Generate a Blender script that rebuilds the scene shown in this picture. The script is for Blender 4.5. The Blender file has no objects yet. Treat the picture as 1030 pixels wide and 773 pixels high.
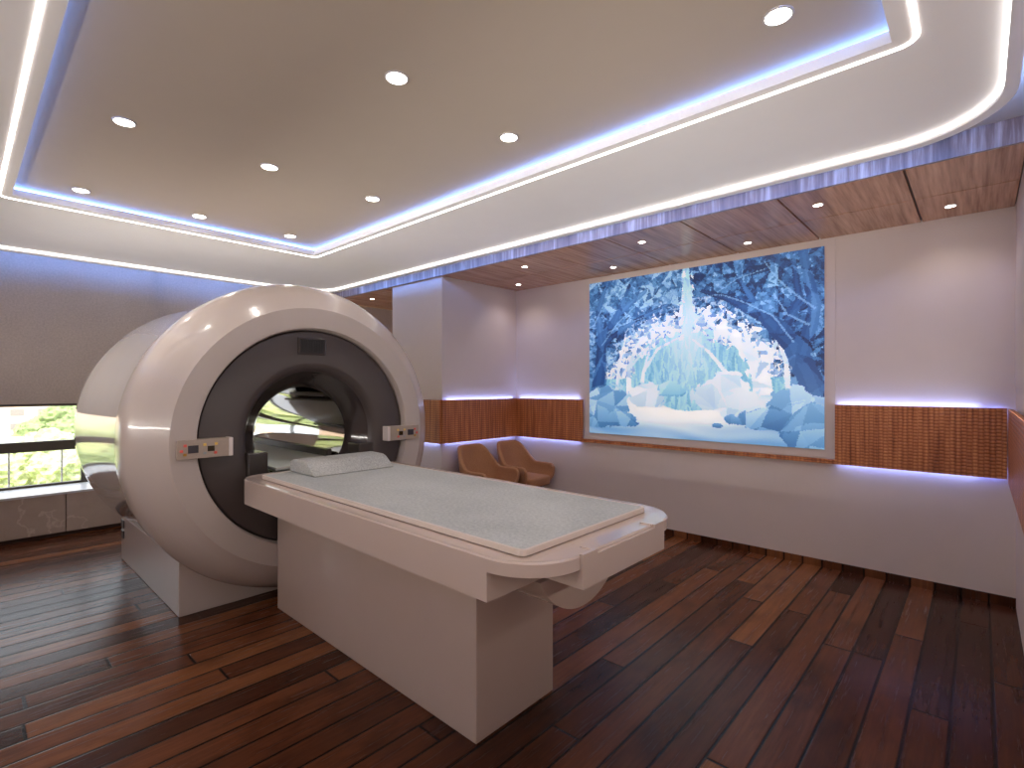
import bpy, bmesh, math, random
from mathutils import Vector, Matrix, noise
C = bpy.context.scene.collection
PI = math.pi
random.seed(7)

# ------------------------------------------------------------------ materials
MATS = {}
def lin(c):
    return tuple((x/12.92 if x <= .04045 else ((x+.055)/1.055)**2.4) for x in c)
def rgb(r, g, b):
    return lin((r/255, g/255, b/255)) + (1,)
def new_mat(name):
    m = bpy.data.materials.new(name); m.use_nodes = True
    nt = m.node_tree; b = nt.nodes['Principled BSDF']
    return m, nt, b
def N(nt, t, **k):
    n = nt.nodes.new(t)
    for a, v in k.items(): setattr(n, a, v)
    return n
def math_node(nt, op, a, b=None, c=None):
    n = N(nt, 'ShaderNodeMath', operation=op)
    for i, v in enumerate((a, b, c)):
        if v is None: continue
        if isinstance(v, (int, float)): n.inputs[i].default_value = v
        else: nt.links.new(v, n.inputs[i])
    return n.outputs[0]
def ramp(nt, fac, stops):
    r = N(nt, 'ShaderNodeValToRGB'); e = r.color_ramp.elements
    e[0].position, e[0].color = stops[0]; e[1].position, e[1].color = stops[-1]
    for p, c in stops[1:-1]:
        x = e.new(p); x.color = c
    nt.links.new(fac, r.inputs[0]); return r.outputs[0]
def bump(nt, b, h, strength=.2, dist=.01):
    n = N(nt, 'ShaderNodeBump'); n.inputs['Strength'].default_value = strength; n.inputs['Distance'].default_value = dist
    nt.links.new(h, n.inputs['Height']); nt.links.new(n.outputs[0], b.inputs['Normal'])
def pos(nt):
    g = N(nt, 'ShaderNodeNewGeometry'); s = N(nt, 'ShaderNodeSeparateXYZ')
    nt.links.new(g.outputs['Position'], s.inputs[0]); return g.outputs['Position'], s.outputs
def comb(nt, x, y, z):
    n = N(nt, 'ShaderNodeCombineXYZ')
    for i, v in enumerate((x, y, z)):
        if isinstance(v, (int, float)): n.inputs[i].default_value = v
        else: nt.links.new(v, n.inputs[i])
    return n.outputs[0]
def noise_tex(nt, vec, scale, detail=4, rough=.55):
    n = N(nt, 'ShaderNodeTexNoise'); n.inputs['Scale'].default_value = scale
    n.inputs['Detail'].default_value = detail; n.inputs['Roughness'].default_value = rough
    nt.links.new(vec, n.inputs['Vector']); return n.outputs[0]
def plain(name, col, rough=.5, metal=0, coat=0, ior=1.5, var=.03, nscale=6):
    m, nt, b = new_mat(name)
    p, s = pos(nt)
    f = noise_tex(nt, p, nscale)
    lo = tuple(max(0, c*(1-var)) for c in col[:3])+(1,); hi = tuple(min(1, c*(1+var)) for c in col[:3])+(1,)
    nt.links.new(ramp(nt, f, [(.3, lo), (.7, hi)]), b.inputs['Base Color'])
    b.inputs['Roughness'].default_value = rough; b.inputs['Metallic'].default_value = metal
    b.inputs['Coat Weight'].default_value = coat; b.inputs['Coat Roughness'].default_value = .03
    b.inputs['IOR'].default_value = ior
    MATS[name] = m; return m
def emit(name, col, strength):
    m = bpy.data.materials.new(name); m.use_nodes = True
    nt = m.node_tree; nt.nodes.remove(nt.nodes['Principled BSDF'])
    e = N(nt, 'ShaderNodeEmission'); e.inputs[0].default_value = col; e.inputs[1].default_value = strength
    nt.links.new(e.outputs[0], nt.nodes['Material Output'].inputs[0])
    MATS[name] = m; return m

plain('wall_paint', rgb(216, 200, 192), .6, var=.01)
plain('ceiling_paint', rgb(194, 180, 163), .7, var=.01)
plain('ring_paint', rgb(248, 245, 244), .6, var=.008)
plain('gantry_white', rgb(192, 178, 170), .24, coat=.35, var=.01)
plain('ring_white', rgb(188, 174, 166), .4, var=.01)
plain('rear_gloss', rgb(196, 188, 184), .1, coat=.5, ior=1.5, var=.01)
plain('table_white', rgb(192, 172, 162), .22, coat=.6, var=.01)
plain('bore_dark', rgb(72, 62, 60), .35, var=.04)
plain('bore_gloss', rgb(60, 52, 50), .12, coat=.6, var=.04)
plain('tunnel_metal', rgb(205, 200, 195), .06, metal=1, var=.02)
plain('rail_dark', rgb(58, 52, 50), .25, var=.03)
plain('deck_grey', rgb(190, 188, 184), .3, var=.02)
plain('panel_metal', rgb(168, 150, 136), .4, var=.05, nscale=40)
plain('panel_cap', rgb(222, 208, 204), .3, var=.02)
plain('screen_dark', rgb(58, 54, 60), .2)
plain('screen_amber', rgb(50, 34, 12), .2)
plain('button_red', rgb(226, 92, 84), .4)
plain('button_yellow', rgb(228, 188, 96), .4)
plain('button_ochre', rgb(176, 128, 40), .4)
plain('button_grey', rgb(150, 152, 150), .4)
plain('port_dark', rgb(62, 54, 56), .4)
plain('grille_black', rgb(30, 25, 24), .5)
plain('piping_cream', rgb(206, 190, 180), .6)
plain('frame_dark', rgb(72, 62, 52), .45, var=.04)
plain('toe_dark', rgb(60, 34, 24), .5)
plain('railing_white', rgb(245, 245, 245), .5)
plain('leg_wood', rgb(120, 78, 48), .4, var=.1)
plain('lamp_trim', rgb(205, 198, 192), .4)
plain('sill_white', rgb(226, 226, 230), .3, var=.03)
plain('building_pink', rgb(226, 196, 180), .8, var=.03, nscale=1)
plain('building_white', rgb(240, 240, 240), .8)
plain('window_grey', rgb(150, 140, 140), .3)
plain('trunk_bark', rgb(96, 74, 56), .9, var=.2)
plain('grass_ground', rgb(170, 176, 120), .9, var=.25, nscale=.3)
for i, c in enumerate([(152, 162, 112), (130, 144, 94), (172, 178, 130)]):
    plain('leaf_%d' % i, rgb(*c), .8, var=.45, nscale=3.2)

emit('led_white', rgb(255, 246, 238), 6.5)
emit('led_rim', rgb(255, 250, 246), 3.4)
emit('led_blue', rgb(104, 152, 255), 14)
emit('led_cove', rgb(112, 160, 255), 17)
emit('led_violet', rgb(118, 142, 255), 12)
emit('lamp_glow', rgb(255, 248, 238), 14)

def fabric(name, c1, c2, scale, rough=.95, bs=.3, dist=.004, blotch=2.):
    m, nt, b = new_mat(name); p, s = pos(nt)
    f = noise_tex(nt, p, scale, 6, .7); g = noise_tex(nt, p, blotch, 3)
    mix = math_node(nt, 'ADD', math_node(nt, 'MULTIPLY', f, .65), math_node(nt, 'MULTIPLY', g, .35))
    nt.links.new(ramp(nt, mix, [(.36, c1), (.64, c2)]), b.inputs['Base Color'])
    b.inputs['Roughness'].default_value = rough
    bump(nt, b, f, bs, dist); MATS[name] = m
fabric('pad_cloth', rgb(158, 160, 160), rgb(196, 197, 194), 70)
fabric('pillow_cloth', rgb(140, 140, 138), rgb(200, 199, 196), 95, bs=.5)
fabric('blind_cloth', rgb(184, 170, 160), rgb(212, 197, 187), 60, blotch=1.5)
m = MATS['blind_cloth']; nt = m.node_tree; pb = nt.nodes['Principled BSDF']
tr = N(nt, 'ShaderNodeBsdfTranslucent'); mx = N(nt, 'ShaderNodeMixShader'); mx.inputs[0].default_value = .12
nt.links.new(pb.inputs['Base Color'].links[0].from_socket, tr.inputs[0])
nt.links.new(pb.outputs[0], mx.inputs[1]); nt.links.new(tr.outputs[0], mx.inputs[2]); nt.links.new(mx.outputs[0], nt.nodes['Material Output'].inputs[0])
fabric('chair_cloth', rgb(158, 110, 78), rgb(184, 134, 98), 90)

# floor planks
def floor_mat():
    m, nt, b = new_mat('floor_planks'); p, s = pos(nt)
    W = .1443
    rx = math_node(nt, 'DIVIDE', math_node(nt, 'ADD', s['X'], 2.259+W*60), W)
    row = math_node(nt, 'FLOOR', rx); fx = math_node(nt, 'FRACT', rx)
    wn = N(nt, 'ShaderNodeTexWhiteNoise', noise_dimensions='1D'); nt.links.new(row, wn.inputs['W'])
    ly = math_node(nt, 'DIVIDE', math_node(nt, 'ADD', s['Y'], math_node(nt, 'MULTIPLY', wn.outputs[0], 9.)), 2.3)
    col = math_node(nt, 'FLOOR', ly); fy = math_node(nt, 'FRACT', ly)
    w2 = N(nt, 'ShaderNodeTexWhiteNoise', noise_dimensions='2D'); nt.links.new(comb(nt, row, col, 0), w2.inputs['Vector'])
    base = ramp(nt, w2.outputs[0], [(0, rgb(66, 36, 24)), (.35, rgb(92, 52, 33)), (.7, rgb(112, 66, 42)), (1, rgb(136, 86, 54))])
    gv = comb(nt, math_node(nt, 'MULTIPLY', s['X'], 26.), math_node(nt, 'ADD', math_node(nt, 'MULTIPLY', s['Y'], 1.3), math_node(nt, 'MULTIPLY', w2.outputs[0], 40.)), s['Z'])
    g = noise_tex(nt, gv, 1.6, 7, .65)
    kn = noise_tex(nt, comb(nt, math_node(nt, 'MULTIPLY', s['X'], 6.), math_node(nt, 'MULTIPLY', s['Y'], 3.), w2.outputs[0]), 1.2, 3)
    mx = N(nt, 'ShaderNodeMix', data_type='RGBA', blend_type='MULTIPLY'); mx.inputs[0].default_value = 1
    nt.links.new(base, mx.inputs[6]); nt.links.new(ramp(nt, g, [(.3, (.55, .52, .52, 1)), (.65, (1.08, 1.06, 1.05, 1))]), mx.inputs[7])
    mk = N(nt, 'ShaderNodeMix', data_type='RGBA', blend_type='MULTIPLY'); mk.inputs[0].default_value = .8
    nt.links.new(mx.outputs[2], mk.inputs[6]); nt.links.new(ramp(nt, kn, [(.28, (.5, .48, .48, 1)), (.5, (1, 1, 1, 1))]), mk.inputs[7])
    # seams
    ex = math_node(nt, 'MINIMUM', fx, math_node(nt, 'SUBTRACT', 1., fx))
    ey = math_node(nt, 'MULTIPLY', math_node(nt, 'MINIMUM', fy, math_node(nt, 'SUBTRACT', 1., fy)), 2.3/W)
    ed = math_node(nt, 'MINIMUM', ex, ey)
    sm = ramp(nt, ed, [(.018, (0, 0, 0, 1)), (.07, (1, 1, 1, 1))])
    mm = N(nt, 'ShaderNodeMix', data_type='RGBA')
    nt.links.new(sm, mm.inputs[0]); mm.inputs[6].default_value = rgb(18, 10, 8); nt.links.new(mk.outputs[2], mm.inputs[7])
    nt.links.new(mm.outputs[2], b.inputs['Base Color'])
    nt.links.new(ramp(nt, g, [(.3, (.30, .30, .30, 1)), (.7, (.2, .2, .2, 1))]), b.inputs['Roughness'])
    b.inputs['Specular IOR Level'].default_value = .16
    wave = noise_tex(nt, comb(nt, math_node(nt, 'MULTIPLY', s['X'], 3.), math_node(nt, 'MULTIPLY', s['Y'], 9.), 0.), 1.5, 3)
    h = math_node(nt, 'ADD', math_node(nt, 'MULTIPLY', sm, 1.), math_node(nt, 'ADD', math_node(nt, 'MULTIPLY', g, .05), math_node(nt, 'MULTIPLY', wave, .45)))
    bump(nt, b, h, .22, .005); MATS['floor_planks'] = m
floor_mat()

def soffit_mat(name, grain, c1, c2, c3, rough):
    m, nt, b = new_mat(name); p, s = pos(nt)
    if grain == 'Y': v = comb(nt, math_node(nt, 'MULTIPLY', s['X'], 36.), math_node(nt, 'MULTIPLY', s['Y'], 1.4), 0.)
    else: v = comb(nt, math_node(nt, 'MULTIPLY', math_node(nt, 'ADD', s['X'], s['Y']), 24.), math_node(nt, 'MULTIPLY', s['Z'], 1.4), 0.)
    g = noise_tex(nt, v, 1.3, 7, .62); g2 = noise_tex(nt, v, .33, 3, .5)
    mix = math_node(nt, 'ADD', math_node(nt, 'MULTIPLY', g, .6), math_node(nt, 'MULTIPLY', g2, .4))
    nt.links.new(ramp(nt, mix, [(.32, c1), (.5, c2), (.66, c3)]), b.inputs['Base Color'])
    b.inputs['Roughness'].default_value = rough; bump(nt, b, g, .08, .003); MATS[name] = m
soffit_mat('soffit_wood', 'Y', rgb(134, 94, 72), rgb(188, 138, 108), rgb(216, 168, 136), .26)
soffit_mat('fascia_wood', 'Z', rgb(66, 46, 40), rgb(132, 104, 92), rgb(200, 178, 166), .35)

def woven_mat():
    m, nt, b = new_mat('woven_wood'); p, s = pos(nt)
    t = math_node(nt, 'ADD', s['X'], s['Y'])
    cx = math_node(nt, 'DIVIDE', math_node(nt, 'ADD', t, 50.), .030)
    ci = math_node(nt, 'FLOOR', cx); fx = math_node(nt, 'FRACT', cx)
    odd = math_node(nt, 'MULTIPLY', math_node(nt, 'MODULO', ci, 2.), .5)
    rz = math_node(nt, 'ADD', math_node(nt, 'DIVIDE', math_node(nt, 'ADD', s['Z'], 10.), .0242), math_node(nt, 'MULTIPLY', odd, .3))
    fz = math_node(nt, 'FRACT', rz)
    wz = math_node(nt, 'SINE', math_node(nt, 'MULTIPLY', fz, PI)); wx = math_node(nt, 'SINE', math_node(nt, 'MULTIPLY', fx, PI))
    w = math_node(nt, 'MULTIPLY', math_node(nt, 'POWER', wz, .6), math_node(nt, 'POWER', wx, .4))
    g = noise_tex(nt, comb(nt, math_node(nt, 'MULTIPLY', t, 20.), math_node(nt, 'MULTIPLY', s['Z'], 1.2), 0.), 1.4, 6, .6)
    mix = math_node(nt, 'ADD', math_node(nt, 'MULTIPLY', g, .75), math_node(nt, 'MULTIPLY', w, .25))
    nt.links.new(ramp(nt, mix, [(.32, rgb(112, 58, 30)), (.52, rgb(176, 102, 60)), (.72, rgb(214, 142, 88))]), b.inputs['Base Color'])
    b.inputs['Roughness'].default_value = .4
    bump(nt, b, w, .6, .006); MATS['woven_wood'] = m
woven_mat()

def stone_mat():
    m, nt, b = new_mat('stone_cladding'); p, s = pos(nt)
    g = noise_tex(nt, p, 2.5, 6, .6)
    vn = noise_tex(nt, p, 1.3, 5, .6)
    vein = math_node(nt, 'ABSOLUTE', math_node(nt, 'SUBTRACT', vn, .5))
    mix = N(nt, 'ShaderNodeMix', data_type='RGBA')
    nt.links.new(ramp(nt, vein, [(.0, (.55, .55, .55, 1)), (.012, (0, 0, 0, 1))]), mix.inputs[0])
    nt.links.new(ramp(nt, g, [(.3, rgb(176, 156, 142)), (.7, rgb(196, 178, 164))]), mix.inputs[6]); mix.inputs[7].default_value = rgb(226, 212, 200)
    nt.links.new(mix.outputs[2], b.inputs['Base Color']); b.inputs['Roughness'].default_value = .35
    MATS['stone_cladding'] = m
stone_mat()

def art_mat():
    m, nt, b = new_mat('backlit_print')
    a = N(nt, 'ShaderNodeVertexColor'); a.layer_name = 'Col'
    nt.links.new(a.outputs[0], b.inputs['Emission Color']); b.inputs['Emission Strength'].default_value = .33
    nt.links.new(a.outputs[0], b.inputs['Base Color'])
    b.inputs['Roughness'].default_value = .3; MATS['backlit_print'] = m
art_mat()
def glass_mat():
    m = bpy.data.materials.new('window_glass'); m.use_nodes = True; nt = m.node_tree
    nt.nodes.remove(nt.nodes['Principled BSDF'])
    t = N(nt, 'ShaderNodeBsdfTransparent'); g = N(nt, 'ShaderNodeBsdfGlossy'); g.inputs['Roughness'].default_value = .02
    mx = N(nt, 'ShaderNodeMixShader'); mx.inputs[0].default_value = .05
    nt.links.new(t.outputs[0], mx.inputs[1]); nt.links.new(g.outputs[0], mx.inputs[2]); nt.links.new(mx.outputs[0], nt.nodes['Material Output'].inputs[0])
    MATS['window_glass'] = m
glass_mat()

# ------------------------------------------------------------------ builders
def obj(name, bm, mat, parent=None, smooth=None, bevel=0, seg=2, origin=None):
    bmesh.ops.recalc_face_normals(bm, faces=bm.faces)
    if bevel:
        es = [e for e in bm.edges if len(e.link_faces) == 2 and e.calc_face_angle(0) > .6]
        bmesh.ops.bevel(bm, geom=es, offset=bevel, segments=seg, profile=.5, affect='EDGES', clamp_overlap=True)
    me = bpy.data.meshes.new(name)
    if origin is not None and parent is None:
        bm.transform(Matrix.Translation(-Vector(origin)))
    bm.to_mesh(me); bm.free()
    me.materials.append(MATS[mat])
    if smooth is not None:
        for p in me.polygons: p.use_smooth = True
        me.set_sharp_from_angle(angle=math.radians(smooth))
    o = bpy.data.objects.new(name, me); C.objects.link(o)
    if parent is not None:
        o.parent = parent
        if True:
            base = Vector((0, 0, 0)); q = parent
            while q is not None:
                base = base + Vector(q.location); q = q.parent
            me.transform(Matrix.Translation(-base))
    elif origin is not None: o.location = origin
    return o
def thing(name, label, cat, loc=(0, 0, 0), group=None):
    o = bpy.data.objects.new(name, None); C.objects.link(o); o.location = loc; o.empty_display_size = .1
    o['label'] = label; o['category'] = cat
    if group: o['group'] = group
    return o
def tag(o, label, cat, group=None):
    o['label'] = label; o['category'] = cat
    if group: o['group'] = group
    return o
def struct(name, bm, mat, parent=None, label=None, **k):
    o = obj(name, bm, mat, parent, **k)
    if parent is None:
        o['kind'] = 'structure'
        if label: o['label'] = label
    return o
def box(x0, x1, y0, y1, z0, z1, bm=None):
    bm = bm or bmesh.new()
    vs = [bm.verts.new((x, y, z)) for z in (z0, z1) for y in (y0, y1) for x in (x0, x1)]
    for f in ((0, 2, 3, 1), (4, 5, 7, 6), (0, 1, 5, 4), (2, 6, 7, 3), (0, 4, 6, 2), (1, 3, 7, 5)):
        bm.faces.new([vs[i] for i in f])
    return bm
def prism(pts, a0, a1, axis='z', bm=None):
    bm = bm or bmesh.new()
    def P(p, a):
        return {'z': (p[0], p[1], a), 'y': (p[0], a, p[1]), 'x': (a, p[0], p[1])}[axis]
    A = [bm.verts.new(P(p, a0)) for p in pts]; B = [bm.verts.new(P(p, a1)) for p in pts]
    n = len(pts)
    bm.faces.new(A); bm.faces.new(B)
    for i in range(n): bm.faces.new((A[i], A[(i+1) % n], B[(i+1) % n], B[i]))
    return bm
def band(loopA, loopB, bm):      # quads between two closed loops
    n = len(loopA)
    for i in range(n):
        j = (i+1) % n; bm.faces.new((loopA[i], loopA[j], loopB[j], loopB[i]))
def rrect(x0, x1, y0, y1, r, n=10):
    rs = r if isinstance(r, (tuple, list)) else (r,)*4
    out = []
    for k, (cx, cy, a0) in enumerate(((x1, y1, 0), (x0, y1, 90), (x0, y0, 180), (x1, y0, 270))):
        q = max(rs[k], 1e-4); sx = 1 if k in (0, 3) else -1; sy = 1 if k in (0, 1) else -1
        for i in range(n+1):
            a = math.radians(a0+90*i/n)
            out.append((cx-sx*q+q*math.cos(a), cy-sy*q+q*math.sin(a)))
    return out
def ring(outer, inner, z0, z1, bm=None):   # closed-profile frame, same point counts
    bm = bm or bmesh.new()
    L = [[bm.verts.new((p[0], p[1], z)) for p in pts] for pts, z in ((outer, z0), (outer, z1), (inner, z1), (inner, z0))]
    for i in range(4): band(L[i], L[(i+1) % 4], bm)
    return bm
AX = (1.7305, 1.147)
def lathe(profile, n=96, closed=False, ax=AX, bm=None):
    bm = bm or bmesh.new(); loops = []
    for X, R in profile:
        R *= 1.016
        loops.append([bm.verts.new((X, ax[0]+R*math.cos(2*PI*i/n), ax[1]+R*math.sin(2*PI*i/n))) for i in range(n)])
    for a, b in zip(loops, loops[1:]): band(a, b, bm)
    if closed: band(loops[-1], loops[0], bm)
    return bm
def disc(cx, cy, z, r, h, n=24, bm=None):
    return prism([(cx+r*math.cos(2*PI*i/n), cy+r*math.sin(2*PI*i/n)) for i in range(n)], z-h, z, 'z', bm)
def tube(p0, p1, r0, r1=None, n=12, bm=None):
    bm = bm or bmesh.new(); r1 = r0 if r1 is None else r1
    p0, p1 = Vector(p0), Vector(p1); d = (p1-p0).normalized()
    u = d.orthogonal().normalized(); v = d.cross(u)
    A = [bm.verts.new(p0+r0*(u*math.cos(2*PI*i/n)+v*math.sin(2*PI*i/n))) for i in range(n)]
    B = [bm.verts.new(p1+r1*(u*math.cos(2*PI*i/n)+v*math.sin(2*PI*i/n))) for i in range(n)]
    band(A, B, bm); bm.faces.new(A); bm.faces.new(B); return bm

# ------------------------------------------------------------------ room shell
XW, XR, YB, YL = -6.9, .185, 4.869, -1.05      # blind plane, right wall, screen wall, wall behind the camera side
CEIL, SOF, YF = 2.854, 2.728, 3.618
struct('floor', box(-7.4, XR+.2, YL-.2, YB+.2, -.1, 0), 'floor_planks')
struct('ceiling', box(-7.6, XR+.2, YL-.2, YB+.2, CEIL, CEIL+.2), 'ceiling_paint')
struct('wall_back', box(-7.4, XR+.2, YB, YB+.15, 0, CEIL), 'wall_paint')
struct('wall_right', box(XR, XR+.15, YL-.2, YB, 0, CEIL), 'wall_paint')
struct('wall_left', box(-7.4, XR+.2, YL-.15, YL, 0, CEIL), 'wall_paint')
struct('wall_column', box(-5.34, -4.39, 3.64, YB, 0, SOF), 'wall_paint')
struct('baseboard_back', box(-4.39, XR, YB-.014, YB, 0, .06), 'floor_planks')
struct('baseboard_column', box(-4.39, -4.376, 3.64, YB-.014, 0, .06), 'floor_planks')

# window wall: stone-clad parapet, sill, frames, lintel
XG = -7.3
cl = bmesh.new()
y = YL
edges = [YL, -.62, .745, 2.11, 3.475, YB]
par = struct('wall_window', box(-7.4, -6.8, YL, YB, .0, .40), 'toe_dark')
k = 0
for a, b in zip(edges, edges[1:]):
    struct('cladding_panel', box(-6.8, -6.755, a+.003, b-.003, .045, .425), 'stone_cladding', par, bevel=.002, seg=1)
struct('window_sill', box(-7.34, -6.74, YL, YB, .425, .447), 'sill_white', par)
lint = struct('wall_window_lintel', box(-7.4, -7.25, YL, YB, 2.45, CEIL), 'wall_paint')
wy = [YL, .93, 2.9, YB]
for k, (a, b) in enumerate(zip(wy, wy[1:])):
    bm = bmesh.new()
    box(XG-.03, XG+.03, a, b, .447, .47, bm); box(XG-.03, XG+.03, a, b, 2.40, 2.45, bm)
    if k > 0: box(XG-.03, XG+.03, a, a+.045, .47, 2.40, bm)
    if k == 0: box(XG-.03, XG+.03, a, a+.045, .47, 2.40, bm)
    if k == 2: box(XG-.03, XG+.03, b-.045, b, .47, 2.40, bm)
    w = bpy.data.objects.new('window_%d' % (k+1), None); C.objects.link(w); w.location = (XG, a, .447); w['kind'] = 'structure'
    struct('window_frame', bm, 'frame_dark', w)
    struct('window_mullion', box(XG-.035, XG+.04, a, b, .82, .923), 'frame_dark', w)
    struct('window_pane', box(XG-.004, XG+.004, a+.02, b-.0, .46, 2.41), 'window_glass', w)

# roller blinds
for k, (a, b) in enumerate([(YL+.02, 1.519), (1.512, 3.19), (3.182, YB-.01)]):
    lab = ['wide grey roller blind left of the scanner, above the bright window strip', 'grey roller blind with blue glow directly behind the scanner drum',
           'grey roller blind in the niche behind the white column'][k]
    top = 2.84 if b < YF else 2.72
    t = thing('roller_blind', lab, 'blind', (XW, (a+b)/2, 1.30), 'grey window blinds')
    xo = XW-.035*(k % 2)
    obj('fabric', box(xo-.004, xo, a, b, 1.325, top), 'blind_cloth', t)
    obj('bottom_bar', box(xo-.014, xo+.008, a, b, 1.302, 1.327), 'frame_dark', t, bevel=.004)

# ------------------------------------------------------------------ dropped ceiling frame with light lines
OX0, OX1, OY0, OY1 = -6.55, .079, -.70, 3.352
IX0, IX1, IY0, IY1 = -4.765, -.239, .252, 2.348
B = 2.78
NR = 12
outer = rrect(OX0, OX1, OY0, OY1, .42, NR); inner = rrect(IX0, IX1, IY0, IY1, .002, NR)
rim = rrect(OX0-.05, OX1+.045, OY0-.05, OY1+.055, .46, NR)
core_o = rrect(OX0+.03, OX1-.03, OY0+.03, OY1-.03, .40, NR); core_i = rrect(IX0-.07, IX1+.07, IY0-.07, IY1+.07, .01, NR)
bm = ring(outer, inner, B, 2.826)
ring_o = struct('ceiling_frame', bm, 'ring_paint', smooth=40)
struct('ceiling_frame_rim', ring(rim, outer, 2.745, 2.772), 'ring_paint', ring_o, smooth=40)
struct('ceiling_frame_core', ring(core_o, core_i, 2.826, CEIL), 'ring_paint', ring_o, smooth=40)
def inset(r, d, rad): return rrect(r[0]+d, r[1]-d, r[2]+d, r[3]-d, rad, NR)
oR = (OX0, OX1, OY0, OY1)
ob = obj('led_light_line', ring(outer, inset(oR, .005, .415), 2.762, 2.779), 'led_rim', smooth=40)
tag(ob, 'long white LED line with rounded corners around the outer edge of the ceiling frame', 'light strip')
lo = rrect(-4.858, -.157, .182, 2.416, .07, NR); li = rrect(-4.841, -.174, .199, 2.399, .053, NR)
ob = obj('led_light_line', ring(lo, li, B-.003, B+.004), 'led_white', smooth=40)
tag(ob, 'smaller white LED line framing the tan ceiling recess, beside the blue glow', 'light strip')
ob = obj('cove_light', ring(core_i, rrect(IX0-.062, IX1+.062, IY0-.062, IY1+.062, .01, NR), 2.828, 2.852), 'led_blue')
tag(ob, 'blue cove light glowing around the edge of the tan ceiling recess', 'light strip')
ob = obj('cove_light', ring(rrect(OX0-.006, OX1+.006, OY0-.006, OY1+.006, .425, NR), outer, 2.784, 2.822), 'led_cove', smooth=40)
tag(ob, 'blue cove light above the outer rim of the ceiling frame, washing blinds and wood fascia', 'light strip')

# recessed ceiling lights
def ceiling_light(x, y, z, r, label, group):
    t = thing('ceiling_light', label, 'ceiling light', (x, y, z), group)
    obj('trim_ring', ring([(x+r*1.16*math.cos(2*PI*i/28), y+r*1.16*math.sin(2*PI*i/28)) for i in range(28)],
                          [(x+r*math.cos(2*PI*i/28), y+r*math.sin(2*PI*i/28)) for i in range(28)], z-.006, z), 'lamp_trim', t)
    obj('lens', disc(x, y, z-.001, r*.995, .004, 28), 'lamp_glow', t)
    return t
def spot(x, y, z, power, size=2.6, blend=.9, col=(1, .93, .85), rad=.04):
    l = bpy.data.lights.new('downlight_beam', 'SPOT'); l.energy = power; l.spot_size = size; l.spot_blend = blend
    l.color = col; l.shadow_soft_size = rad
    o = bpy.data.objects.new('downlight_beam', l); C.objects.link(o); o.location = (x, y, z)
T = CEIL-1.5
rowsY = [.642*T, 0, 0]
gy = [.6229/1.455*T, (.6229+.776)/1.455*T, (.6229+1.552)/1.455*T]
gx = [-.3985*T, (-.3985-.9887)*T, (-.3985-2*.9887)*T, (-.3985-3*.9887)*T]
rown = ['row at the left edge', 'middle row of the tan ceiling', 'row beside the cove facing the picture']
coln = ['end nearest the viewer', 'second from the viewer', 'third from the viewer', 'far end above the scanner']
for j, yy in enumerate(gy):
    for i, xx in enumerate(gx):
        ceiling_light(xx, yy, CEIL, .044, 'round white recessed light, %s, %s' % (rown[j], coln[i]), 'recessed lights of the tan ceiling')
        spot(xx, yy, CEIL-.02, 4)

# wood soffit over the alcoves
sof = struct('ceiling_soffit', box(-6.95, XR, YF+.02, YB, SOF+.018, CEIL), 'toe_dark')
jx = [XR, -.315]
while jx[-1]-.661 > -6.95: jx.append(jx[-1]-.661)
jx.append(-6.95)
for a, b in zip(jx[1:], jx):
    for c, d in ((YF+.006, 4.249), (4.261, YB)):
        struct('soffit_panel', box(a+.006, b-.006, c, d, SOF, SOF+.017), 'soffit_wood', sof, bevel=.0015, seg=1)
struct('trim_1', box(-6.95, XR, YF-.018, YF+.004, SOF-.004, CEIL), 'fascia_wood')
sl = [(-.8, 3.925, 'above the right edge of the icy picture, near the fascia'), (-2.105, 3.925, 'above the left half of the icy picture, near the fascia'), (-3.421, 3.925, 'left of the icy picture, near the fascia'),
      (-.143, 4.555, 'nearest the right wall, close to the picture wall'), (-1.452, 4.555, 'centred over the icy picture, close to the picture wall'),
      (-2.765, 4.555, 'over the left part of the icy picture, close to the wall'), (-4.071, 4.555, 'in the alcove corner above the two chairs'),
      (-6.25, 3.925, 'in the niche behind the white column')]
for x, yy, s in sl:
    ceiling_light(x, yy, SOF, .028, 'small soffit light, %s' % s, 'small lights in the wood soffit')
    spot(x, yy, SOF-.02, 5 if x > -5 else 30, 2.2, 1., (1, .9, .82), .03)

# ------------------------------------------------------------------ woven wood bands
BZ0, BZ1 = .870, 1.352
def strip_led(name, parent, x0, x1, y0, y1, z0, z1): obj(name, box(x0, x1, y0, y1, z0, z1), 'led_violet', parent)
t = thing('wall_panel', 'woven brown wood band on the picture wall, notched around the bottom of the picture', 'wall panel', (-2.1, YB-.03, BZ0), 'woven wood wall bands')
U = [(-4.355, BZ0), (XR-.045, BZ0), (XR-.045, BZ1), (-.862, BZ1), (-.862, .906), (-3.333, .906), (-3.333, BZ1), (-4.355, BZ1)]
obj('wood_band', prism(U, YB-.055, YB-.030, 'y'), 'woven_wood', t)
obj('batten', box(-4.355, -3.36, YB-.030, YB, 1.0, 1.2), 'toe_dark', t); obj('batten', box(-.84, XR-.045, YB-.030, YB, 1.0, 1.2), 'toe_dark', t)
for a, b in ((-4.33, -3.40), (-.80, XR-.06)):
    strip_led('led_strip', t, a, b, YB-.030, YB-.024, 1.318, 1.334); strip_led('led_strip', t, a, b, YB-.030, YB-.024, .884, .900)
t = thing('wall_panel', 'woven brown wood band on the column side above the two chairs', 'wall panel', (-4.36, 4.2, BZ0), 'woven wood wall bands')
obj('wood_band', box(-4.36, -4.335, 3.605, YB-.056, BZ0, BZ1), 'woven_wood', t)
obj('batten', box(-4.39, -4.36, 3.70, YB-.056, 1.0, 1.2), 'toe_dark', t)
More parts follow.
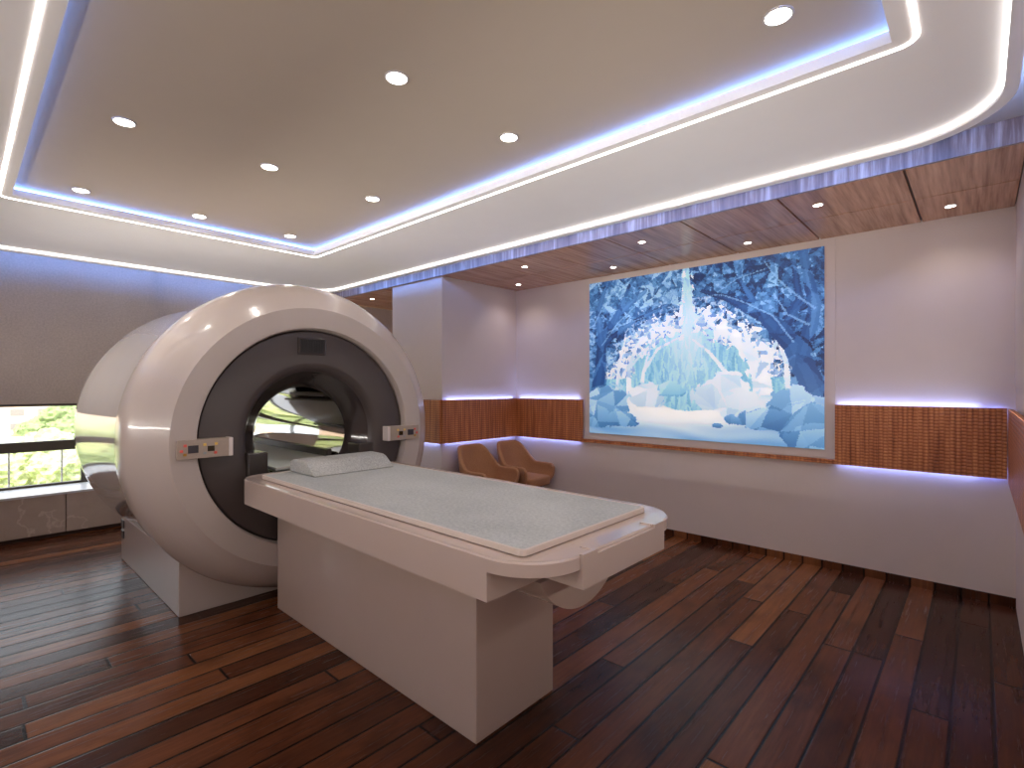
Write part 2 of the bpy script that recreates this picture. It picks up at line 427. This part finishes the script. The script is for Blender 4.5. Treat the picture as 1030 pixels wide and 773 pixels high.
strip_led('led_strip', t, -4.366, -4.36, 3.67, YB-.08, 1.318, 1.334); strip_led('led_strip', t, -4.366, -4.36, 3.67, YB-.08, .884, .900)
t = thing('wall_panel', 'woven brown wood band on the column front, partly behind the scanner', 'wall panel', (-4.9, 3.61, BZ0), 'woven wood wall bands')
obj('wood_band', box(-5.34, -4.361, 3.585, 3.610, BZ0, BZ1), 'woven_wood', t)
obj('batten', box(-5.32, -4.42, 3.610, 3.64, 1.0, 1.2), 'toe_dark', t)
strip_led('led_strip', t, -5.3, -4.42, 3.604, 3.610, .884, .900)
t = thing('wall_panel', 'woven wood band on the wall behind the viewer', 'wall panel', (-3.2, YL+.03, BZ0), 'woven wood wall bands')
obj('wood_band', box(-6.6, XR-.06, YL+.02, YL+.045, BZ0, BZ1), 'woven_wood', t)
obj('batten', box(-6.5, XR-.1, YL, YL+.02, 1.0, 1.2), 'toe_dark', t)
t = thing('wall_panel', 'woven brown wood band on the right wall, at the right edge', 'wall panel', (.16, 2.6, BZ0), 'woven wood wall bands')
obj('wood_band', box(.140, .165, YL+.06, YB-.25, BZ0, BZ1), 'woven_wood', t)
obj('batten', box(.165, XR, 1.3, YB-.3, 1.0, 1.2), 'toe_dark', t)
struct('trim_2', box(XR-.006, XR, YL, YB-.03, 1.50, 2.175), 'wall_paint')

# ------------------------------------------------------------------ backlit picture of an icy wood
def art():
    W, H = 2.31, 1.682
    NX, NY = 190, 140
    rnd = random.Random(3)
    P = [[None]*(NX+1) for _ in range(NY+1)]
    for j in range(NY+1):
        for i in range(NX+1):
            dx = 0 if i in (0, NX) else rnd.uniform(-.36, .36); dy = 0 if j in (0, NY) else rnd.uniform(-.36, .36)
            P[j][i] = ((i+dx)/NX, (j+dy)/NY)
    def h2(a, b, s=0):
        n = (a*374761393+b*668265263+s*2246822519) & 0xffffffff
        n = ((n ^ (n >> 13))*1274126177) & 0xffffffff
        return ((n ^ (n >> 16)) & 0xffff)/65535
    vcache = {}
    def jv(a, b, s):
        q = vcache.get((a, b, s))
        if q is None:
            q = vcache[(a, b, s)] = (a+.8*(h2(a, b, s+1)-.5), b+.8*(h2(a, b, s+2)-.5))
        return q
    def cell(u, v, k, s=0, ax=1.37):
        x, yy = u*ax*k+50, v*k+50
        a0, b0 = int(x), int(yy)
        for a in (a0, a0-1, a0+1):
            for b in (b0, b0-1, b0+1):
                p, q, w_, z_ = jv(a, b, s), jv(a+1, b, s), jv(a+1, b+1, s), jv(a, b+1, s)
                d = h2(a, b, s+9) > .5
                for n, (A, B_, C_) in enumerate(((p, q, w_), (p, w_, z_)) if d else ((p, q, z_), (q, w_, z_))):
                    e1 = (B_[0]-A[0])*(yy-A[1])-(B_[1]-A[1])*(x-A[0])
                    if e1 < 0: continue
                    if (C_[0]-B_[0])*(yy-B_[1])-(C_[1]-B_[1])*(x-B_[0]) < 0: continue
                    if (A[0]-C_[0])*(yy-C_[1])-(A[1]-C_[1])*(x-C_[0]) < 0: continue
                    return h2(a*2+n, b, s+5)
        return h2(a0, b0, s+5)
    def mixc(a, b, f):
        f = max(0, min(1, f)); return tuple(x+(y2-x)*f for x, y2 in zip(a, b))
    def pal(f, stops):
        f = max(0, min(.9999, f))*(len(stops)-1); i = int(f); return mixc(stops[i], stops[i+1], f-i)
    DK = [(26, 48, 92), (42, 84, 140), (66, 118, 176), (104, 156, 206), (160, 200, 230)]
    MID = [(70, 120, 180), (110, 160, 210), (150, 196, 228), (190, 222, 242)]
    WH = [(186, 212, 236), (222, 234, 246), (244, 248, 252), (255, 255, 255)]
    TEAL = [(92, 160, 200), (124, 188, 218), (160, 212, 232), (196, 232, 244)]
    def seg(u, v, pts, asp=1.373):
        best = 9; 
        for (x0, y0, w0), (x1, y1, w1) in zip(pts, pts[1:]):
            ax_, ay = (x1-x0)*asp, y1-y0; px, py = (u-x0)*asp, v-y0
            tt = max(0, min(1, (px*ax_+py*ay)/(ax_*ax_+ay*ay+1e-9)))
            d = math.hypot(px-tt*ax_, py-tt*ay)/(w0+(w1-w0)*tt)
            best = min(best, d)
        return best
    trunks_dark = [[(1.0, .16, .06), (.95, .36, .055), (.90, .52, .05), (.80, .68, .035), (.66, .80, .02), (.55, .86, .01)],
                   [(.93, .46, .035), (.97, .70, .03), (.93, 1.0, .02)], [(.86, .60, .03), (.92, .75, .02), (.90, .95, .012)], [(.80, .68, .02), (.70, .90, .012)],
                   [(.03, .18, .05), (.06, .40, .045), (.07, .60, .035), (.16, .78, .022), (.30, .90, .012)],
                   [(.07, .58, .025), (.05, .80, .02), (.10, 1.0, .012)], [(.09, .60, .02), (.24, .72, .013), (.40, .80, .008)], [(.14, .72, .015), (.22, .95, .01)]]
    light_br = [[(.07, .58, .004), (.16, .72, .004), (.22, .78, .004), (.29, .87, .003), (.36, .92, .002)], [(.10, .66, .004), (.19, .71, .004), (.30, .74, .002)],
                [(.9, .54, .005), (.83, .68, .004), (.72, .77, .004), (.64, .82, .003), (.58, .83, .002)], [(.97, .70, .005), (.92, .76, .005), (.87, .83, .004), (.83, .90, .003), (.80, .97, .002)], [(.02, .7, .004), (.07, .82, .004), (.12, .9, .002)],
                [(.62, .84, .003), (.70, .90, .003), (.80, .93, .002)], [(.95, .62, .006), (.88, .68, .004), (.83, .80, .003)]]
    trunks_white = [[(.215, .20, .018), (.215, .42, .014), (.26, .58, .010), (.36, .70, .005)], [(.275, .22, .014), (.29, .40, .011), (.36, .54, .007), (.46, .60, .004)], [(.15, .24, .012), (.165, .45, .010), (.20, .62, .006)],
                    [(.215, .42, .010), (.30, .54, .006), (.42, .66, .004)], [(.29, .40, .008), (.33, .58, .004)],
                    [(.80, .18, .060), (.79, .34, .046), (.76, .46, .030), (.68, .57, .014), (.58, .66, .006)], [(.76, .46, .016), (.72, .64, .008)], [(.70, .24, .014), (.66, .38, .012), (.59, .50, .008), (.52, .58, .004)],
                    [(.885, .22, .014), (.875, .44, .012), (.84, .60, .008), (.78, .70, .005)], [(.80, .42, .016), (.85, .56, .010), (.83, .66, .004)]]
    def col(u, v):
        r = .5+.5*(h2(int(u*9973), int(v*8861), 11)-.5)
        # distant icy grove
        du, dv = (u-.49)/.5, (v-.5)/.5
        st = cell(u, v, 15, 3, 5.5)
        c = pal(st*.6+r*.25+max(0, (.5-abs(v-.45))*.25), TEAL)
        glow = math.exp(-((u-.50)/.10)**2-((v-.66)/.30)**2)
        c = mixc(c, (236, 248, 252), glow*.75)
        # arch distance
        arch = math.hypot((u-.49)/.36, (v-.22)/.50)
        n1 = cell(u, v, 17, 7)
        # white crowns
        jag = (cell(u, v, 22, 9)-.5)*.16
        if .80+jag < arch and v > .36 and abs(u-.50) > .03+.10*max(0, .75-v)+jag*.3:
            f = cell(u, v, 40, 41)
            c = pal(f*1.1, WH) if f > .42 else pal(f*2.2, [(104, 142, 200), (150, 184, 222), (196, 218, 240)])
        # blue canopies
        gap = .008+.07*max(0, .97-v)+abs(jag)*.25
        aR = 1.06+jag*1.4
        if arch > aR and v > .36 and abs(u-.494) > gap:
            side = 0 if u < .49 else 1
            f = .6*cell(u, v, 20, 13, 1.3)+.4*cell(u, v, 46, 15, 1.3); f = .5+(f-.5)*1.7
            dist = min(1, (arch-aR)*1.6)
            c = pal(f*.75+r*.22+(.12 if side == 0 else -.06)-.12*dist+(.18 if side == 0 and v > .8 else 0), DK)
            if arch < aR+.12 and cell(u, v, 44, 47) > .62: c = mixc(c, (222, 236, 250), .6)
        elif arch > 1.12 and v <= .36:
            c = pal(cell(u, v, 11, 17)*.8+r*.1, DK[1:])
        for tpts in trunks_white:
            if seg(u, v, tpts) < 1: c = pal(cell(u, v, 14, 21)*.95, [(178, 204, 232), (214, 230, 244), (240, 246, 252), (255, 255, 255)])
        for tpts in trunks_dark:
            d = seg(u, v, tpts)
            if d < 1: c = pal(cell(u, v, 9, 23)*.8+(.1 if d < .4 else 0), [(24, 40, 84), (44, 86, 146), (66, 116, 176), (112, 162, 210)])
        for tpts in light_br:
            if seg(u, v, tpts) < 1: c = mixc(c, (140, 186, 224), .7)
        # snowy ground
        gl = .245+.03*math.sin(u*9)-.05*math.exp(-((u-.47)/.2)**2)
        if v < gl:
            f = 1-math.hypot((u-.46)/.36, (v-.20)/.13)
            lay = .5+.5*math.sin(v*70+u*7+math.sin(u*13)*1.5)
            c = mixc((108, 164, 216), (196, 222, 244), lay*.45+.35*r*.3+(.2 if v > .1 else 0))
            if f > -.6: c = mixc(c, (255, 253, 250), (f+.6)*.95)
        # rocks and snow mounds
        for (cx, cy, rx, ry, kind) in ((.30, .25, .09, .09, 1), (.61, .25, .09, .10, 1), (.42, .29, .06, .05, 2), (.66, .27, .08, .12, 1), (.71, .20, .08, .09, 1),
                                       (.10, .17, .13, .15, 0), (.17, .10, .09, .06, 0), (.03, .10, .10, .08, 0), (.89, .19, .09, .12, 0), (.95, .11, .10, .12, 0), (.80, .13, .10, .07, 0), (.68, .125, .03, .03, 0), (.62, .09, .025, .015, 0), (.97, .05, .1, .07, 0)):
            e = math.hypot((u-cx)/rx, (v-cy)/ry)+(cell(u, v, 13, 29)-.5)*.35
            if e < 1 and v > cy-ry*.75:
                f = cell(u, v, 10, 31+kind)
                up = (v-cy)/ry*.25
                c = pal(f*.75+up+.15, [(60, 112, 172), (92, 148, 202), (130, 182, 224), (186, 218, 242)] if kind == 0 else ([(176, 206, 232), (214, 230, 244), (246, 250, 254)] if kind == 1 else TEAL))
        return tuple(max(0, min(255, x)) for x in c)
    bm = bmesh.new()
    y0 = YB-.026
    V = [[bm.verts.new((-3.25+p[0]*W, y0, .979+p[1]*H)) for p in row] for row in P]
    lay = bm.loops.layers.float_color.new('Col')
    for j in range(NY):
        for i in range(NX):
            q = (V[j][i], V[j][i+1], V[j+1][i+1], V[j+1][i]); pp = (P[j][i], P[j][i+1], P[j+1][i+1], P[j+1][i])
            for idx in (((0, 1, 2), (0, 2, 3)) if (i+j) % 2 else ((0, 1, 3), (1, 2, 3))):
                f = bm.faces.new([q[k] for k in idx])
                u = sum(pp[k][0] for k in idx)/3; v = sum(pp[k][1] for k in idx)/3
                cc = rgb(*col(u, v))
                for l in f.loops: l[lay] = cc
    for f in bm.faces:
        f.normal_update()
        if f.normal.y > 0: f.normal_flip()
    return bm
t = thing('picture_display', 'large backlit picture of a blue icy forest on the back wall', 'picture', (-2.1, YB-.03, .979))
obj('mount_board', box(-3.330, -.866, YB-.008, YB-.001, .908, SOF-.003), 'wall_paint', t)
obj('light_box', box(-3.25, -.94, YB-.025, YB-.008, .979, 2.661), 'wall_paint', t)
bm = art()
me = bpy.data.meshes.new('picture'); bm.to_mesh(me); bm.free(); me.materials.append(MATS['backlit_print'])
o = bpy.data.objects.new('picture', me); C.objects.link(o); me.transform(Matrix.Translation(-Vector(t.location))); o.parent = t

# ------------------------------------------------------------------ scanner
mri = thing('mri_scanner', 'big glossy white ring-shaped scanner with a dark round face and open bore', 'scanner', (-4.6, AX[0], 0))
obj('front_housing', lathe([(-3.449, .899), (-3.462, .915), (-3.49, .955), (-3.53, 1.010), (-3.58, 1.054), (-3.635, 1.081), (-3.69, 1.092), (-3.76, 1.093), (-3.84, 1.090), (-3.865, 1.082), (-3.87, 1.06)], 112), 'gantry_white', mri, smooth=40)
obj('front_ring', lathe([(-3.535, .748), (-3.47, .752), (-3.452, .760), (-3.449, .772), (-3.449, .899)], 112), 'ring_white', mri, smooth=30)
obj('rear_housing', lathe([(-3.87, 1.06), (-3.90, 1.045), (-3.96, 1.034), (-4.1, 1.030), (-4.4, 1.036), (-4.8, 1.052), (-5.15, 1.072), (-5.36, 1.086), (-5.43, 1.088), (-5.48, 1.07), (-5.51, 1.02), (-5.51, .40), (-5.505, .352)], 112), 'rear_gloss', mri, smooth=40)
face = obj('face_ring', lathe([(-3.535, .752), (-3.50, .735), (-3.497, .72), (-3.497, .52), (-3.503, .49), (-3.52, .468), (-3.54, .455)], 96), 'bore_dark', mri, smooth=32)
obj('bore_flare', lathe([(-3.54, .455), (-3.57, .435), (-3.63, .375), (-3.68, .348), (-3.70, .344)], 96), 'bore_gloss', mri, smooth=40)
obj('bore_tunnel', lathe([(-3.70, .344), (-4.2, .344), (-4.8, .344), (-5.505, .352)], 96), 'tunnel_metal', mri, smooth=40)
obj('base', box(-5.45, -3.762, .946, 2.499, 0, .378), 'gantry_white', mri, bevel=.006)
for z0, z1 in ((.285, .35), (.195, .26)):
    obj('connector_port', box(-5.44, -5.34, .939, .948, z0, z1), 'port_dark', mri, bevel=.003)
# vent
v_ = obj('vent', box(-3.500, -3.484, 1.606, 1.811, 1.728, 1.851), 'bore_gloss', mri, bevel=.004)
gr = bmesh.new()
box(-3.486, -3.482, 1.623, 1.795, 1.742, 1.838, gr)
for i in range(9): box(-3.482, -3.479, 1.628+i*.0188, 1.634+i*.0188, 1.744, 1.836, gr)
for i in range(6): box(-3.482, -3.479, 1.626, 1.793, 1.748+i*.0165, 1.752+i*.0165, gr)
obj('grille', gr, 'grille_black', v_)
# guide blocks
for s in (-1, 1):
    yc = AX[0]+s*.405
    obj('guide_block', box(-3.64, -3.462, yc-.065, yc+.065, .90, 1.062), 'rail_dark', mri, bevel=.012, seg=3)
    obj('side_rail', box(-5.49, -3.78, AX[0]+s*.265-.02, AX[0]+s*.265+.02, .91, 1.0), 'rail_dark', mri, bevel=.006)
obj('bore_deck', box(-5.49, -3.50, AX[0]-.275, AX[0]+.275, .92, .942), 'deck_grey', mri, bevel=.004)
# control panels
for s in (-1, 1):
    def yy(a): return a if s < 0 else 2*AX[0]-a
    def yb(a, b, x0, x1, z0, z1):
        p, q = sorted((yy(a), yy(b))); return box(x0, x1, p, q, z0, z1)
    cp = obj('control_panel', yb(.852, 1.134, -3.50, -3.425, 1.064, 1.178), 'panel_metal', mri, bevel=.003)
    obj('end_cap', yb(1.134, 1.158, -3.50, -3.423, 1.064, 1.179), 'panel_cap', cp, bevel=.003)
    d1 = obj('display', yb(.908, .963, -3.426, -3.421, 1.099, 1.145), 'screen_dark', cp, bevel=.001); d1['label'] = 'dark display'
    obj('display', yb(1.013, 1.051, -3.426, -3.421, 1.103, 1.136), 'screen_amber', cp, bevel=.001)
    for a, z, mm, nm in ((.893, 1.146, 'button_red', 'red button'), (.874, 1.114, 'button_red', 'red button'), (.892, 1.092, 'button_ochre', 'ochre button'), (.998, 1.146, 'button_yellow', 'yellow button'),
                     (.998, 1.094, 'button_grey', 'grey button'), (1.057, 1.093, 'button_red', 'red button'), (1.061, 1.147, 'button_yellow', 'yellow button')):
        w = .0085
        bt = obj('button', yb(a-w, a+w, -3.426, -3.420, z-.008, z+.008), mm, cp, bevel=.002); bt['label'] = nm

mri.location.x -= .06; mri.location.y += .028; mri.location.z = 0

# ------------------------------------------------------------------ patient table
TB0, TB1 = .775, .927
YC = AX[0]; TY0, TY1 = 1.2013, 2.2597
tbl = thing('patient_table', 'long white patient table on a solid pedestal in front of the scanner', 'table', (-2.4, YC, 0))
obj('pedestal', box(-3.500, -1.55, 1.469, 1.992, 0, TB0+.002), 'table_white', tbl, bevel=.005)
obj('table_body', prism(rrect(-3.478, -1.217, TY0, TY1, (.001, .16, .16, .001), 14), TB0, .878, 'z'), 'table_white', tbl, smooth=35)
# top plate: dished, rounded ends
po = rrect(-3.478, -.998, TY0, TY1, (.22, .16, .16, .22), 14)
pi_ = rrect(-3.43, -1.09, TY0+.075, TY1-.075, (.03, .03, .03, .03), 14)
pm = rrect(-3.473, -1.003, TY0+.005, TY1-.005, (.218, .158, .158, .218), 14)
bm = bmesh.new()
L = [[bm.verts.new((p[0], p[1], z)) for p in pts] for pts, z in ((po, .878), (po, .921), (pm, .927), (pi_, .921))]
for a, b in zip(L, L[1:]): band(a, b, bm)
bm.faces.new(L[0]); bm.faces.new(L[-1])
obj('table_top', bm, 'table_white', tbl, smooth=30)
# end handle block with a grip slot
hb = [(1.43, .812), (2.031, .812), (2.031, .931), (1.945, .931), (1.945, .916), (1.52, .916), (1.52, .931), (1.43, .931)]
bm = prism(hb, -1.0, -.985, 'x')
box(-1.20, -1.0, 1.43, 2.031, .812, .8785, bm)
obj('end_handle', bm, 'table_white', tbl)
obj('grip_lip', box(-1.052, -.998, 1.505, 1.525, .9225, .931), 'table_white', tbl, bevel=.002); obj('grip_lip', box(-1.052, -.998, 1.94, 1.96, .9225, .931), 'table_white', tbl, bevel=.002)
# curved keel under the top
Rk = .315; zc = .607+Rk
pts = []
for i in range(25):
    a = -math.acos((zc-TB0)/Rk)+2*math.acos((zc-TB0)/Rk)*i/24
    pts.append((YC+Rk*math.sin(a), zc-Rk*math.cos(a)))
obj('keel', prism(pts, -1.60, -1.19, 'x'), 'table_white', tbl, smooth=35)

# mattress pad and pillow
bm = prism(rrect(-3.31, -1.14, 1.298, 2.146, .02, 4), .923, .944, 'z')
pad = obj('mattress_pad', bm, 'pad_cloth', None, bevel=.004, origin=(-2.2, YC, .923))
tag(pad, 'flat grey fabric pad with cream edging on the white table', 'pad')
obj('piping', ring(rrect(-3.318, -1.132, 1.290, 2.154, .026, 4), rrect(-3.306, -1.144, 1.302, 2.142, .02, 4), .923, .9455), 'piping_cream', pad, bevel=.002)
bm = prism([(-3.33, .9465), (-2.985, .9465), (-3.085, 1.015), (-3.12, 1.026), (-3.27, 1.030), (-3.325, 1.012)], 1.475, 2.052, 'y')
es = list(bm.edges)
bmesh.ops.bevel(bm, geom=es, offset=.008, segments=3, profile=.5, affect='EDGES', clamp_overlap=True)
pl = obj('pillow', bm, 'pillow_cloth', None, smooth=45, origin=(-3.15, 1.76, .9465))
tag(pl, 'grey wedge headrest pillow at the scanner end of the table', 'pillow')

# ------------------------------------------------------------------ shell chairs
def chair(x, yv, label):
    t = thing('armchair', label, 'chair', (x, yv, 0), 'tan shell chairs in the alcove')
    NU, NV = 44, 8
    bm = bmesh.new(); G = []
    for i in range(NU+1):
        t_ = -1+2*i/NU; a = abs(t_)
        # plan: U open towards +x ; a=0 centre of back, a=1 arm front
        ang = min(a/.55, 1)*PI/2
        px = -.27+.24*(1-math.cos(ang)); py = .252*math.sin(ang)
        if a > .55: px = -.03+(a-.55)/.45*.30
        py *= (1 if t_ > 0 else -1)
        hs = max(0, min(1, (a-.22)/.40)); hs = hs*hs*(3-2*hs)
        top = .835-.245*hs - (.05*max(0, (a-.93)/.07)**2)
        row = []
        for j in range(NV+1):
            f = j/NV; z = .36+(top-.36)*f
            k = .80+.20*math.sin(min(1, f*1.3)*PI/2)
            lean = -.05*f*(1-a) 
            row.append(bm.verts.new((x+px*k+lean, yv+py*k, z)))
        G.append(row)
    for i in range(NU):
        for j in range(NV): bm.faces.new((G[i][j], G[i+1][j], G[i+1][j+1], G[i][j+1]))
    s = obj('shell', bm, 'chair_cloth', t, smooth=60)
    md = s.modifiers.new('thick', 'SOLIDIFY'); md.thickness = .045; md.offset = 0
    mb = s.modifiers.new('soft', 'BEVEL'); mb.width = .018; mb.segments = 3; mb.angle_limit = .8
    cb = prism(rrect(x-.21, x+.27, yv-.215, yv+.215, (.07, .14, .14, .07), 8), .345, .45, 'z')
    obj('seat', cb, 'chair_cloth', t, smooth=40, bevel=.025, seg=4)
    for sx in (-1, 1):
        for sy in (-1, 1):
            obj('leg', tube((x+.02+sx*.13, yv+sy*.14, .35), (x+.02+sx*.20, yv+sy*.20, 0), .018, .011), 'leg_wood', t, smooth=40)
chair(-4.04, 3.975, 'tan fabric shell chair nearer the column corner, half hidden by the table')
chair(-3.99, 4.55, 'tan fabric shell chair closer to the picture wall, its seat showing')

# ------------------------------------------------------------------ outside
GZ = -9.
struct('terrain_lawn', box(-160, -9, -90, 90, GZ-.3, GZ), 'grass_ground')
rt = random.Random(11)
def lump(bm, c, r, sq, seed):
    q = bmesh.ops.create_icosphere(bm, subdivisions=4, radius=1.)
    for v in q['verts']:
        d = v.co.normalized()
        k = 1+.22*noise.noise(d*1.8+Vector((seed, 0, 0)))+.16*noise.noise(d*5+Vector((0, seed, 0)))+.12*noise.noise(d*11+Vector((0, 0, seed)))
        v.co = Vector(c)+Vector((d.x*r*k, d.y*r*k, d.z*r*sq*k))
spots = []
for X0, n, y0, y1 in ((-24, 5, -18, 19), (-34, 6, -25, 28), (-47, 7, -26, 34), (-64, 9, -34, 48)):
    for i in range(n):
        spots.append((X0+rt.uniform(-1.2, 1.2), y0+(y1-y0)*(i+.5)/n+rt.uniform(-.5, .5)))
desc = ['first row beyond the glass', 'second row beyond the glass', 'third row beyond the glass', 'row in front of the pink building']
for i, (x, yv) in enumerate(spots):
    rowi = 0 if x > -28 else 1 if x > -40 else 2 if x > -55 else 3
    hgt = 6.4+rt.uniform(-.8, .8)+[0, 0.4, 1.0, 1.6][rowi]
    t = thing('tree', 'leafy sunlit green tree outside the window, %s' % desc[rowi], 'tree', (x, yv, GZ), 'trees outside, %s' % desc[rowi])
    bm = bmesh.new()
    R = 2.4+rt.uniform(0, .5)
    for q in range(5):
        a = q*2*PI/4+rt.uniform(-.4, .4); rr = .55*R if q < 4 else 0
        lump(bm, (x+rr*math.cos(a), yv+rr*math.sin(a), GZ+hgt-R*.85+(.5*R if q == 4 else rt.uniform(-.5, .3))), R*.68, .85, i*3.1+q)
    obj('crown', bm, 'leaf_%d' % (i % 3), t)
    obj('trunk', tube((x, yv, GZ), (x, yv, GZ+hgt-R*.8), .22, .14, 10), 'trunk_bark', t)
b = thing('apartment_building', 'pink apartment block with rows of small windows beyond the trees', 'building', (-100, 10, GZ))
obj('wall', box(-108, -100, -34, 60, GZ, 18), 'building_pink', b)
for r_ in range(5):
    for k in range(14):
        obj('window', box(-100.05, -99.97, -12+k*2.85, -10.6+k*2.85, -6.6+r_*2., -5.7+r_*2.), 'window_grey', b)
t = thing('pavilion', 'low white flat-roofed pavilion among the trees outside', 'building', (-52, 4, GZ))
obj('roof', box(-55, -50, 1.5, 9.5, -2.8, -2.4), 'building_white', t); obj('wall', box(-54.4, -50.6, 2, 9, GZ, -2.8), 'building_white', t)
t = thing('railing', 'thin white balcony posts outside the lower window panes', 'railing', (-7.62, 2, .2))
obj('bottom_rail', box(-7.64, -7.60, YL, YB, .20, .24), 'railing_white', t)
obj('top_rail', box(-7.64, -7.60, YL, YB, .86, .90), 'railing_white', t)
yv = -.896
while yv < YB:
    obj('post', box(-7.63, -7.61, yv-.008, yv+.008, .24, .86), 'railing_white', t); yv += .425
struct('trim_ledge', box(-7.8, -7.4, YL, YB, .1, .2), 'sill_white')

# ------------------------------------------------------------------ light
w = bpy.data.worlds.new('World'); bpy.context.scene.world = w; w.use_nodes = True
nt = w.node_tree; bg = nt.nodes['Background']
bg.inputs[0].default_value = (.82, .91, 1, 1); bg.inputs[1].default_value = 2.6
sd = bpy.data.lights.new('sun', 'SUN'); sd.energy = 6; sd.angle = .01; sd.color = (1, .95, .86)
so = bpy.data.objects.new('sun', sd); C.objects.link(so); so.rotation_euler = Vector((-.34, .42, -.84)).to_track_quat('-Z', 'Y').to_euler()
def area(name, loc, rot, sx, sy, power, col, spread=110):
    l = bpy.data.lights.new(name, 'AREA'); l.shape = 'RECTANGLE'; l.size = sx; l.size_y = sy; l.energy = power; l.color = col; l.spread = math.radians(spread)
    o = bpy.data.objects.new(name, l); C.objects.link(o); o.location = loc; o.rotation_euler = rot

# fill lamps added to brighten the room, above the right-wall and rear-wall bands
UC = (1, .955, .89)
area('added_fill_lamp', (XR-.035, 1.9, 1.37), (PI, math.radians(-70), 0), .05, 5.2, 11, UC, 165)
area('added_fill_lamp', (-5.2, YL+.035, 1.37), (PI-math.radians(70), 0, 0), 2.6, .05, 9.5, UC, 75)
area('added_fill_lamp', (-2.0, YL+.035, 1.37), (PI-math.radians(82), 0, 0), 3.6, .05, 14.5, UC, 150)
area('added_fill_lamp', (-2.3, YL+.035, 1.372), (PI-math.radians(70), 0, 0), 3.6, .05, 6, UC, 32)
VC = (.34, .46, 1)
for (xc, yc, lx, ly) in ((-.43, YB-.020, .85, .02), (-3.86, YB-.020, .92, .02), (-4.381, 4.25, .02, 1.1)):
    area('band_glow', (xc, yc, 1.345), (PI, 0, 0), lx, ly, 0.8*max(lx, ly), VC, 150)
    area('band_glow', (xc, yc, .877), (0, 0, 0), lx, ly, .42*max(lx, ly), VC, 150)
area('band_glow', (-4.86, 3.63, .877), (0, 0, 0), .85, .02, .7, VC, 150)

# ------------------------------------------------------------------ camera
cd = bpy.data.cameras.new('camera'); co = bpy.data.objects.new('camera', cd); C.objects.link(co)
cd.sensor_fit = 'HORIZONTAL'; cd.sensor_width = 36; cd.lens = 36*512.47/1030
cd.shift_y = 2.6/1030; cd.clip_start = .02; cd.clip_end = 400
yaw = math.radians(47.4887)
co.location = (0, 0, 1.5); co.rotation_euler = (PI/2, 0, PI/2-yaw)
sc = bpy.context.scene; sc.camera = co
sc.view_settings.view_transform = 'Standard'; sc.view_settings.look = 'None'
sc.view_settings.exposure = .5; sc.view_settings.gamma = 1; sc.view_settings.use_curve_mapping = False
sc.cycles.use_denoising = True; sc.cycles.max_bounces = 8; sc.cycles.diffuse_bounces = 5; sc.cycles.sample_clamp_indirect = 6
